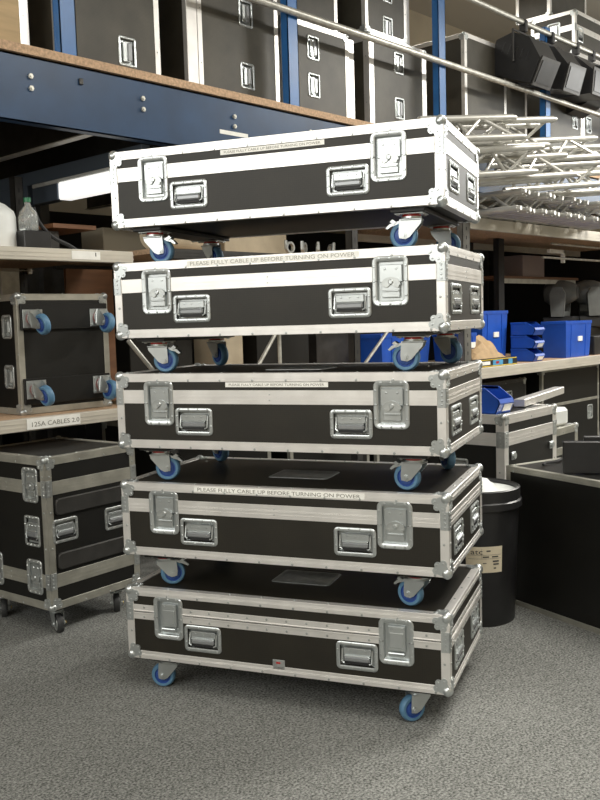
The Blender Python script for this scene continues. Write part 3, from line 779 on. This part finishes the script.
# hanging stage lamps clamped on the top rail
def stage_lamp(x, label, s=1.0, tilt=.3):
    t = thing('stage_lamp', label, 'stage lamp', (x, 4.165, 4.08)); t.scale = (1.12, 1.12, 1.12); t.rotation_euler = (0, 0, .0)
    b = MB().mat('blkplas'); b.box((-.02, -.03, -.05), (.02, .03, .045), .004); link('hook_clamp', b.mesh('hook_clamp'), t)
    b = MB().mat('darkgrey'); b.tube([(-.17, 0, -.31), (-.17, 0, -.06), (.17, 0, -.06), (.17, 0, -.31)], .01, 6); link('yoke', b.mesh('yoke'), t)
    b = MB().mat('blkplas'); b.T = Matrix.Translation((0, 0, -.29)) @ Matrix.Rotation(tilt, 4, 'X')
    b.prism([(-.22, -.13), (.22, -.16), (.22, .10), (.10, .19), (-.06, .19), (-.22, .07)], -.155, .155, 'yz')
    for i in range(5): b.box((-.158, -.12 + i * .06, .02), (.158, -.10 + i * .06, .10), .004)
    h = link('lamp_housing', b.mesh('lamp_housing'), t)
    b = MB().mat('darkgrey'); b.T = Matrix.Translation((0, 0, -.29)) @ Matrix.Rotation(tilt, 4, 'X'); b.box((-.15, -.235, -.14), (.15, -.22, .09), .004); b.mat('blkplas').box((-.125, -.24, -.11), (.125, -.235, .06))
    link('lens_frame', b.mesh('lens_frame'), h)
    return t
for i, xx in enumerate((7.58, 8.10, 8.62, 8.98)):
    stage_lamp(xx, ['leftmost of four black stage lamps hung on the upper guard rail', 'second from left of four black stage lamps hung on the upper guard rail', 'third from left of four black stage lamps, just right of the fourth blue post', 'rightmost of four black stage lamps hung on the upper guard rail'][i], tilt=(.45, .3, .1, -.3)[i])['group'] = 'stage lamps on the upper guard rail'

# ------------------------------------------------------------------ aluminium truss
def truss(x, y, z, ang, side=.27, L_=1.9, inv=False, label='', tilt=0):
    t = thing('lighting_truss', label, 'truss', (x, y, z), R_(ang)); t.rotation_euler = (0, tilt, R_(ang)); h = side * .866
    # local +x runs from the aisle end towards the rack
    if inv: P3 = [(-side / 2, h), (side / 2, h), (0, 0)]
    else: P3 = [(-side / 2, 0), (side / 2, 0), (0, h)]
    r = .027
    cm = cached(('chord', L_), lambda: MB().mat('tube').cyl((.03, 0, 0), (L_, 0, 0), r, 14).cyl((0, 0, 0), (.035, 0, 0), .019, 12, .024).cyl((.05, 0, 0), (.10, 0, 0), .0265, 14).mesh('chord'))
    for (a_, c_) in P3: link('chord', cm, t, (0, a_, c_ + r))
    n = max(3, round(L_ / .27)); dx = (L_ - .16) / n
    for (i0, i1) in ((0, 1), (1, 2), (2, 0)):
        for k in range(n):
            xa, xb = .09 + dx * k, .09 + dx * (k + 1); p, q = (P3[i0], P3[i1]) if k % 2 == 0 else (P3[i1], P3[i0])
            bm = cached(('brace', L_, side, inv, i0, k), lambda: MB().mat('tube').cyl((xa, p[0], p[1] + r), (xb, q[0], q[1] + r), .013, 8).mesh('brace'))
            link('brace', bm, t)
    return t
TG = 'truss lengths piled on the right-hand upper shelf'
BOT = [(6.79, 'first'), (7.22, 'second'), (7.68, 'third'), (8.22, 'fourth'), (8.78, 'fifth')]
for (x, lb) in BOT: truss(x, 3.72, 2.3215, 92, side=.17, L_=1.6, label='silver truss length flat on the truss shelf, ' + lb + ' from the stack')['group'] = TG
for (x, lb) in ((7.005, 'first'), (7.45, 'second'), (7.95, 'third'), (8.50, 'fourth')):
    truss(x, 3.76, 2.3215, 92, side=.17, L_=1.6, inv=True, label='upside-down silver truss length in the ' + lb + ' space of the bottom row')['group'] = TG
TR = [(6.72, 3.58, 2.60, 156, 1, 1.0, .20, 'second row, beside the stack of cases'), (7.18, 3.54, 2.60, 154, 0, 1.0, .20, 'second row, below the fourth blue post'), (7.86, 3.56, 2.60, 156, 1, 1.05, .20, 'second row, middle of the pile'), (8.47, 3.54, 2.60, 156, 0, 1.05, .20, 'second row, right end of the pile'),
      (6.48, 3.62, 2.83, 158, 0, .9, .19, 'third row, beside the stack of cases'), (6.96, 3.60, 2.84, 158, 1, 1.1, .21, 'tube ends pointing at the fourth blue post, highest of the pile'),
      (7.80, 3.56, 2.82, 156, 0, 1.1, .20, 'third row, right of the fourth blue post'), (8.44, 3.58, 2.82, 156, 1, 1.05, .20, 'third row, cut by the right picture edge')]
for (x, y, z, a_, inv, ln, sd, lb) in TR:
    truss(x, y, z, a_, inv=bool(inv), L_=ln, side=sd, label='silver triangular truss length, ' + lb, tilt=.085)['group'] = TG

# ------------------------------------------------------------------ blue bins
def tote(label, x0, x1, z, h, y, d, lab=None):
    t = thing('storage_bin', label, 'bin', ((x0 + x1) / 2, y + d / 2, z)); w_ = (x1 - x0) / 2; e = d / 2
    b = MB().mat('bin'); k = .88
    def loop(w1, d1, zz): return [(-w1, -d1, zz), (w1, -d1, zz), (w1, d1, zz), (-w1, d1, zz)]
    V = loop(w_ * k, e * k, 0) + loop(w_ * .97, e * .97, h - .03) + loop(w_, e, h - .03) + loop(w_, e, h) + loop(w_ * .95, e * .95, h) + loop(w_ * k - .006, e * k - .006, .008)
    F = [tuple(range(4))[::-1]]
    for q in range(5):
        for i in range(4): F.append((q * 4 + i, q * 4 + (i + 1) % 4, q * 4 + 4 + (i + 1) % 4, q * 4 + 4 + i))
    F.append((20, 21, 22, 23)); b.add(V, F)
    for fx in (-.55, .55):
        b.box((w_ * fx - .012, -e * .99, h - .07), (w_ * fx + .012, -e * .92, h - .03), .002)
        b.add([(w_ * fx - .008, -e * k - .006, .01), (w_ * fx + .008, -e * k - .006, .01), (w_ * fx + .008, -e * .97 - .006, h - .04), (w_ * fx - .008, -e * .97 - .006, h - .04), (w_ * fx - .008, -e * k + .004, .01), (w_ * fx + .008, -e * k + .004, .01), (w_ * fx + .008, -e * .97 + .004, h - .04), (w_ * fx - .008, -e * .97 + .004, h - .04)], [(0, 1, 2, 3), (4, 7, 6, 5), (0, 3, 7, 4), (1, 5, 6, 2), (0, 4, 5, 1), (2, 6, 7, 3)])
    b.mat('bin'); link('tub', b.mesh('tub', 25), t)
    if lab:
        lx, lz = lab; f = lz / h; yy = -e * (k + (.97 - k) * f) - .007
        link('bin_label', MB().mat('paper').box((lx - .045, yy - .004, lz - .025), (lx + .045, yy + .006, lz + .025)).mesh('bin_label'), t, label='small white label')
    return t
def pick_bin(label, x0, x1, z, h, y, d, lab=True):
    """open-fronted picking bin, front towards -y"""
    t = thing('picking_bin', label, 'bin', ((x0 + x1) / 2, y, z)); w2 = (x1 - x0) / 2; b = MB().mat('bin'); w_ = .005
    side = [(.03, 0), (d, 0), (d, h), (.10, h), (.01, h * .58), (0, h * .42)]
    b.prism(side, -w2, -w2 + w_, 'yz'); b.prism(side, w2 - w_, w2, 'yz')
    b.box((-w2, .03, 0), (w2, d, w_)); b.box((-w2, d - w_, 0), (w2, d, h))
    b.prism([(.03, 0), (.036, 0), (.008, h * .42), (.018, h * .56), (.01, h * .58), (0, h * .42)], -w2, w2, 'yz')
    for s_ in (-1, 1): b.box((s_ * (w2 + .006), .10, h - .018), (s_ * (w2 - w_), d, h), .002)
    link('tub', b.mesh('tub', 25), t)
    if lab: link('bin_label', MB().mat('paper').prism([(.020, h * .10), (.002, h * .37), (-.001, h * .37), (.017, h * .10)], -w2 * .35, w2 * .75, 'yz').mesh('bin_label'), t, label='small white label')
    return t
G = 'blue plastic bins on the right-hand lower shelf'
SH = 1.0225
tote('tall blue bin on the lower right shelf, left of the stacked picking bins', 7.42, 7.90, SH + .001, .50, 4.53, .36, (.02, .27))['group'] = G
for i in range(3):
    pick_bin(['blue picking bin at the bottom of the three stacked on the right shelf', 'blue picking bin in the middle of the three stacked on the right shelf', 'blue picking bin on top of the three stacked on the right shelf'][i],
             7.87, 8.06, SH + i * .127, .126, 4.22, .27, i < 2)['group'] = G
tote('long blue bin with ribs at the right of the stacked picking bins', 8.54, 9.14, SH, .375, 4.24, .28, (.03, .19))['group'] = G
tote('blue bin seen behind the wheels between the second and third cases, left one', 5.75, 6.46, SH, .33, 4.45, .35)['group'] = G
tote('blue bin seen just right of the grey upright beside the third case', 6.72, 6.98, SH, .31, 4.32, .3, (.06, .2))['group'] = G
pick_bin('blue picking bin resting on the black case below the right-hand shelf', 4.47, 4.63, .918, .15, 2.62, .30)

# kraft paper, box and other goods on the lower right shelf
b = MB().mat('kraft'); random.seed(3); n = 9; vs = []; fs = []
for i in range(n):
    for j in range(n):
        u, v_ = i / (n - 1), j / (n - 1); hgt = .17 * math.sin(PI * u) ** .8 * math.sin(PI * v_) ** .8 * (1 + .5 * (random.random() - .5)) + .003
        vs.append((6.80 + .56 * u, 4.22 + .28 * v_, SH + .072 + hgt))
for i in range(n - 1):
    for j in range(n - 1): fs.append((i * n + j, (i + 1) * n + j, (i + 1) * n + j + 1, i * n + j + 1))
b.add(vs, fs); b.add([(x, y, SH + .071) for (x, y) in ((6.80, 4.22), (7.36, 4.22), (7.36, 4.50), (6.80, 4.50))], [(0, 1, 2, 3)])
tag(link('crumpled_paper', b.mesh('crumpled_paper', 12)), 'crumpled brown paper lying on the printed box on the right shelf', 'paper')
t = thing('printed_box', 'flat dark box with coloured printed panels on the right shelf under crumpled paper', 'box', (7.10, 4.34, SH))
link('box_body', MB().mat('blkplas').box((-.38, -.14, 0), (.38, .14, .07), .003).mesh('box_body'), t)
b = MB().mat('yel').box((-.37, -.142, .06), (.37, -.139, .067)).box((-.37, -.142, .003), (.37, -.139, .010)); b.mat('cyan').box((-.05, -.143, .012), (.12, -.139, .058)).box((.22, -.143, .012), (.29, -.139, .058)).mat('paper').box((-.25, -.143, .02), (-.10, -.139, .05)).mat('red').box((.0, -.144, .024), (.05, -.140, .046))
link('print', b.mesh('print'), t)
b = MB().mat('darkgrey').box((7.40, 4.19, SH), (7.47, 4.21, SH + .02), .003)
t = thing('canister', 'small red and white canister behind the tall blue bin', 'canister', (8.0, 5.0, SH))
link('canister_body', MB().mat('red').cyl((0, 0, .35), (0, 0, .62), .06, 14).mat('paper').cyl((0, 0, 0), (0, 0, .35), .06, 14).cyl((0, 0, .62), (0, 0, .66), .03, 10).mesh('canister_body'), t)
tag(link('grey_carton', MB().mat('mauve').box((9.12, 5.04, 1.902), (9.62, 5.30, 2.14), .004).mesh('grey_carton')), 'mauve-grey box on the brown ledge behind the blue bins', 'box')
tag(link('equipment_box', MB().mat('blkplas').box((9.24, 4.26, SH), (9.75, 4.6, SH + .20), .006).mesh('equipment_box')), 'plain black box at the right end of the lower shelf beside the long blue bin', 'box')
for (p, q, lb) in (((8.55, 4.5, 2.06), (10.9, 4.5, 2.06), 'lower of two thin silver tubes under the truss shelf'), ((8.55, 4.4, 2.19), (10.9, 4.4, 2.19), 'upper of two thin silver tubes under the truss shelf')):
    tag(link('thin_tube', MB().mat('galv').cyl(p, q, .012, 8).mesh('thin_tube')), lb, 'tube')
b = MB().mat('paper').box((8.95, 4.62, 2.13), (9.30, 4.66, 2.17), .004).box((9.26, 4.62, 2.03), (9.30, 4.66, 2.17), .004)
tag(link('white_bracket', b.mesh('white_bracket')), 'white angle bracket hanging under the right-hand truss shelf', 'bracket')

def moving_head(x, y, z, label, a=0):
    t = thing('moving_light', label, 'moving stage light', (x, y, z), a)
    link('base', MB().mat('blkplas').box((-.19, -.18, 0), (.19, .18, .14), .015).mesh('base'), t)
    b = MB().mat('grey')
    for s_ in (-1, 1): b.prism([(-.07, .14), (.07, .14), (.09, .40), (.05, .48), (-.05, .48), (-.09, .40)], s_ * .20 - .03, s_ * .20 + .03, 'yz')
    b.box((-.22, -.07, .14), (.22, .07, .20), .01); link('yoke', b.mesh('yoke'), t)
    b = MB().mat('grey'); b.lathe([(0, -.19), (.08, -.19), (.11, -.15), (.145, -.05), (.15, .05), (.13, .14), (.10, .18), (0, .18)], 24, 'y', (0, 0, .42)); link('head', b.mesh('head'), t)
    b = MB().mat('darkgrey'); b.lathe([(0, -.20), (.075, -.20), (.085, -.18)], 20, 'y', (0, 0, .42)); link('lens', b.mesh('lens'), t)
    return t
moving_head(9.90, 4.98, 1.3, 'dark grey moving stage light behind the long blue bin, left of the pair', .3)
moving_head(10.42, 4.86, 1.3, 'dark grey moving stage light behind the long blue bin, right of the pair', .7)
b = MB().mat('lam_dark').box((9.4, 4.72, SH), (10.9, 5.25, 1.298), .006)
tag(link('black_box', b.mesh('black_box')), 'black box behind the long blue bin carrying the two stage lights', 'box')

# ------------------------------------------------------------------ lower right: cases, bin, trunk
KC, _ = flight_case('flight_case', 'black flight case with silver edges behind the black rubbish bin, blue bin on top', 'flight case', (4.43 + .345, 2.60 + .30, 0), R_(3), .69, .60, .915, z0=0,
            latches=[('front', .10, .60, .0001, .0001)][:0], handles=[('left', .30, .60, .14, .11)], bands=[(.74, .815, 'flat')], trim='alu', tw=.050, hw='zinc2', lam='lam_dark', rivets=.2)
for x in (.075, .585):
    b = MB().mat('zinc').box((x, -.012, .655), (x + .05, .0, .70), .003).cyl((x + .025, -.02, .678), (x + .025, 0, .678), .018, 10)
    link('catch', b.mesh('catch'), KC, mtx=Matrix.Translation((-.345, -.30, 0)))
flight_case('flight_case', 'low black flight case partly hidden behind the open trunk, right of the blue bin case', 'flight case', (5.42, 3.02, 0), R_(3), .46, .6, .735, z0=0, bands=[(.56, .61, 'flat')], trim='alu_dull', tw=.045, hw='zinc2', lam='lam_dark', rivets=.2)
tag(link('white_box', MB().mat('wht').box((5.36, 2.74, .740), (5.56, 2.94, .86), .02).mesh('white_box')), 'rounded white box on the low black case right of the blue bin case', 'box')
b = MB().mat('alu'); b.T = Matrix.Translation((4.90, 2.70, .9195)) @ Matrix.Rotation(R_(13), 4, 'Z'); b.box((0, 0, 0), (.98, .07, .048), .004); b.T = Matrix.Identity(4)
bb = link('aluminium_bar', b.mesh('aluminium_bar')); tag(bb, 'silver bar lying across the back of the case under the blue picking bin', 'bar')
# trunk, long side towards the camera
a = R_(-106.2); ux, uy = math.cos(a), math.sin(a); TW, TD, TH = 1.25, .62, .712
flight_case('large_black_case', 'large plain black trunk with thin silver edges at the right, standing on the carpet', 'trunk',
            (4.035 + TW / 2 * ux - TD / 2 * uy, 2.33 + TW / 2 * uy + TD / 2 * ux, 0), a, TW, TD, TH, z0=.0, trim='alu_dull', tw=.026, hw='zinc2', lam='lam_dark', corners=None, rivets=.4)
t = thing('flat_panel', 'flat black panel standing upright on the large trunk at the right edge', 'panel', (3.955, 1.98, .7165), R_(-58))
link('front_panel', MB().mat('blkplas').box((0, 0, 0), (.46, .035, .155), .004).mesh('front_panel'), t)
link('rear_panel', MB().mat('blkplas').box((.10, .04, 0), (.50, .07, .175), .004).mesh('rear_panel'), t)
b = MB().mat('blk'); b.tube([(4.10 + .05 * i, 2.16 + .012 * math.sin(i * 1.7), .724 + .004 * (i % 2)) for i in range(6)], .007, 6)
tag(link('black_cable', b.mesh('black_cable')), 'short black cable lying on top of the large trunk', 'cable')

# rubbish bin
t = thing('rubbish_bin', 'round black rubbish bin with a white liner and a printed label, beside the bottom case', 'bin', (3.755, 2.335, 0))
b = MB().mat('blkplas').lathe([(0, 0), (.162, 0), (.168, .01), (.188, .53), (.188, .545), (.204, .55), (.204, .58), (.196, .585), (.196, .635), (.188, .64), (.182, .635), (.180, .56), (.155, .03), (0, .03)], 36)
t.scale = (1.06, 1.06, 1.03); link('bin_body', b.mesh('bin_body'), t)
b = MB().mat('wht'); vs = []; fs = []; n = 28
for q, (r_, z_) in enumerate(((.178, .57), (.180, .618), (.165, .606), (.135, .622), (.09, .652), (.04, .672), (.01, .678))):
    for i in range(n):
        tt = 2 * PI * i / n; wv = .010 * math.sin(tt * 5 + q) + .008 * math.sin(tt * 9 + q * 2); oo = .028 if q > 1 else 0
        vs.append((r_ * math.cos(tt) - oo * .9, r_ * math.sin(tt) + oo, z_ + (wv if q > 1 else 0)))
for q in range(6):
    for i in range(n): fs.append((q * n + i, q * n + (i + 1) % n, (q + 1) * n + (i + 1) % n, (q + 1) * n + i))
fs.append(tuple(range(6 * n, 7 * n))); b.add(vs, fs); link('bin_liner', b.mesh('bin_liner', 60), t, label='crumpled white liner')
# curved label
fa = math.atan2(-2.335, -3.755); vs = []; fs = []; m_ = 10; spn = .92; a0 = fa + .17
def cyl_pt(u, z): # u 0..1 across the label
    tt = a0 + spn * (u - .5); rr = .168 + (.188 - .168) * (z - .01) / .52 + .0012; return (rr * math.cos(tt), rr * math.sin(tt), z)
for i in range(m_ + 1):
    for z in (.262, .385): vs.append(cyl_pt(i / m_, z))
for i in range(m_): fs.append((2 * i, 2 * i + 2, 2 * i + 3, 2 * i + 1))
lab = link('bin_label', MB().mat('papert').add(vs, fs).mesh('bin_label'), t, label='cream printed label')
def bend_text(body, size, u0, z, wdt):
    me = text_mesh('lettering', body, size, 'inkd', wdt, .0002)
    for v in me.vertices:
        p = cyl_pt(u0 + v.co.x / (spn * .182), z + v.co.z); q = Vector((p[0], p[1], 0)); q = q * (1 + (.0006 - v.co.y) / .18); v.co = (q.x, q.y, p[2])
    return me
for (tx, sz_, u0, z, wd) in (('atc', .034, .13, .350, .052),):
    link('lettering', bend_text(tx, sz_, u0, z, wd), lab)
b = MB().mat('inkd')
def cbar(u0, u1, z0_, z1_):
    V = []; k = 6
    for i in range(k + 1):
        for z in (z0_, z1_):
            p = cyl_pt(u0 + (u1 - u0) * i / k, z); V.append((p[0] * 1.004, p[1] * 1.004, p[2]))
    b.add(V, [(2 * i, 2 * i + 2, 2 * i + 3, 2 * i + 1) for i in range(k)])
cbar(.06, .96, .3455, .3468); cbar(.06, .96, .328, .3292); cbar(.42, .425, .328, .375); cbar(.55, .66, .362, .368); cbar(.45, .62, .334, .340); cbar(.70, .88, .334, .340); cbar(.72, .9, .312, .319); cbar(.74, .9, .298, .305); cbar(.75, .82, .280, .286); cbar(.45, .55, .305, .309)
link('print', b.mesh('print'), lab)

# ------------------------------------------------------------------ below the right-hand shelf, and the dim depths of the racks
flight_case('flight_case', 'black flight case in the dark under the right-hand shelf, silver edge along its lid', 'flight case', (8.85, 4.58, 0), 0, 1.3, .50, .92, z0=.0, bands=[(.53, .56, 'flat')], latches=[('front', 1.08, .40, .13, .16)],
            trim='alu_dull', hw='zinc2', lam='lam_dark', tw=.03, rivets=.3)
flight_case('flight_case', 'dark flight case on the floor behind the grey upright under the shelf', 'flight case', (7.35, 4.72, 0), 0, 1.1, .75, .86, z0=.0, handles=[('front', .35, .70, .17, .12), ('front', .75, .70, .17, .12)], trim='darkgrey', hw='zinc2', lam='lam_dark', tw=.03, rivets=.3)
for i, (gx, gw, gh) in enumerate(((3.5, .9, .85), (4.6, .9, .9), (5.6, .8, .8))):
    flight_case('flight_case', ['dark case on the floor behind the stack, left of three under the middle shelf', 'dark case on the floor behind the stack, middle of three under the middle shelf', 'dark case on the floor behind the stack, right of three under the middle shelf'][i],
                'flight case', (gx + gw / 2, 4.75, 0), 0, gw, .7, gh, z0=.0, trim='alu_dull', hw='zinc2', lam='lam_dark', rivets=.3)
tag(link('lamp_carton', MB().mat('card').box((4.12, 4.62, SH), (4.38, 4.85, SH + .40), .004).mesh('lamp_carton')), 'pale carton on the middle shelf behind the second gap of the stack', 'carton')
for (p, q, lb) in (((4.02, 4.24, 1.04), (4.34, 4.24, 1.42), 'thin silver brace leaning against the upright strut above the middle case'), ((4.38, 4.26, 1.023), (4.38, 4.26, 1.86), 'thin upright silver strut seen through the gap above the middle case'),
                   ((5.25, 4.32, 1.04), (5.72, 4.32, 1.42), 'slanting silver brace left of the blue bin above the middle case')):
    tag(link('strut', MB().mat('galv').cyl(p, q, .013, 8).mesh('strut')), lb, 'strut')
b = MB().mat('card').cyl((3.45, 4.40, 2.03), (4.05, 4.62, 2.03), .095, 18)
tag(link('paper_roll', b.mesh('paper_roll')), 'thick beige roll seen through the gap below the top case', 'roll')
tag(link('beige_carton', MB().mat('card').box((4.24, 4.62, 1.932), (4.86, 4.95, 2.20), .004).mesh('beige_carton')), 'beige carton right of the roll below the top case', 'carton')
b = MB().mat('galv').cyl((5.50, 4.30, 1.955), (6.50, 4.30, 1.955), .022, 10)
tag(link('steel_tube', b.mesh('steel_tube')), 'silver tube lying on the shelf behind the wheels under the top case', 'tube')
for i in range(4):
    b = MB().mat('zinc2').lathe([(.028, -.012), (.042, -.012), (.042, .012), (.028, .012), (.028, -.012)], 14, 'y').box((-.014, -.015, -.07), (.014, .015, -.035), .003).box((-.05, -.01, -.014), (-.03, .01, .05), .003)
    o = link('pipe_clamp', b.mesh('pipe_clamp'), None, (4.68 + .15 * i, 4.42, 2.003)); o.rotation_euler = (0, 0, .4 * i)
    tag(o, ['first', 'second', 'third', 'fourth'][i] + ' metal pipe clamp from the left on the shelf below the top case', 'clamp', 'pipe clamps on the middle shelf')
# dark boxes added to fill the racks with darkness, left and right
for i, (x0, x1, y0, y1, z0_, z1_, mt_, lb) in enumerate((
        (1.6, 2.3, 4.8, 5.15, 1.024, 1.7, 'darkgrey', 'dark filler box behind the wheeled case on the lower left shelf'),
        (2.75, 3.02, 4.75, 5.15, 1.902, 2.06, 'darkgrey', 'low dark filler box at the rear of the upper left shelf'),
        (3.46, 3.98, 4.7, 5.1, SH, 1.72, 'lam_dark', 'black filler box on the middle shelf behind the left wheels'),
        (4.50, 5.05, 4.6, 5.1, SH, 1.75, 'lam_dark', 'black filler box on the middle shelf in the centre of the gap'),
        (5.25, 5.70, 4.7, 5.1, SH, 1.70, 'darkgrey', 'dark grey filler box on the middle shelf left of the blue bin'),
        (3.42, 3.90, 5.9, 6.5, 0, 2.05, 'darkgrey', 'tall dark filler block behind the middle shelving'),
        (2.3, 3.2, 5.9, 6.6, 0, 2.15, 'darkgrey', 'tall dark filler block behind the left shelving'))):
    tag(link('dark_box', MB().mat(mt_).box((x0, y0, z0_), (x1, y1, z1_), .004).mesh('dark_box')), lb, 'box')
tag(link('wooden_shelf_board', MB().mat('brown').box((2.95, 4.7, 2.075), (3.25, 5.15, 2.10)).mesh('wooden_shelf_board')), 'small board resting on the low dark box beside the top case', 'board')

# ceiling lights
for i, (lx, ly, lz, p) in enumerate(LAMPS):
    t = thing('ceiling_light', 'long fluorescent ceiling light over the store', 'light', (lx, ly, lz), 0, 'fluorescent ceiling lights')
    link('housing', MB().mat('wht').box((-.9, -.17, 0), (.9, .17, .06), .006).mesh('housing'), t)
    link('tube', MB().mat('lamp').cyl((-.85, -.06, -.02), (.85, -.06, -.02), .018, 10).cyl((-.85, .06, -.02), (.85, .06, -.02), .018, 10).mesh('tube'), t)
    for sx in (-.7, .7): link('hanger', MB().mat('galv').cyl((sx, 0, .06), (sx, 0, CEIL - lz), .006, 6).mesh('hanger'), t)
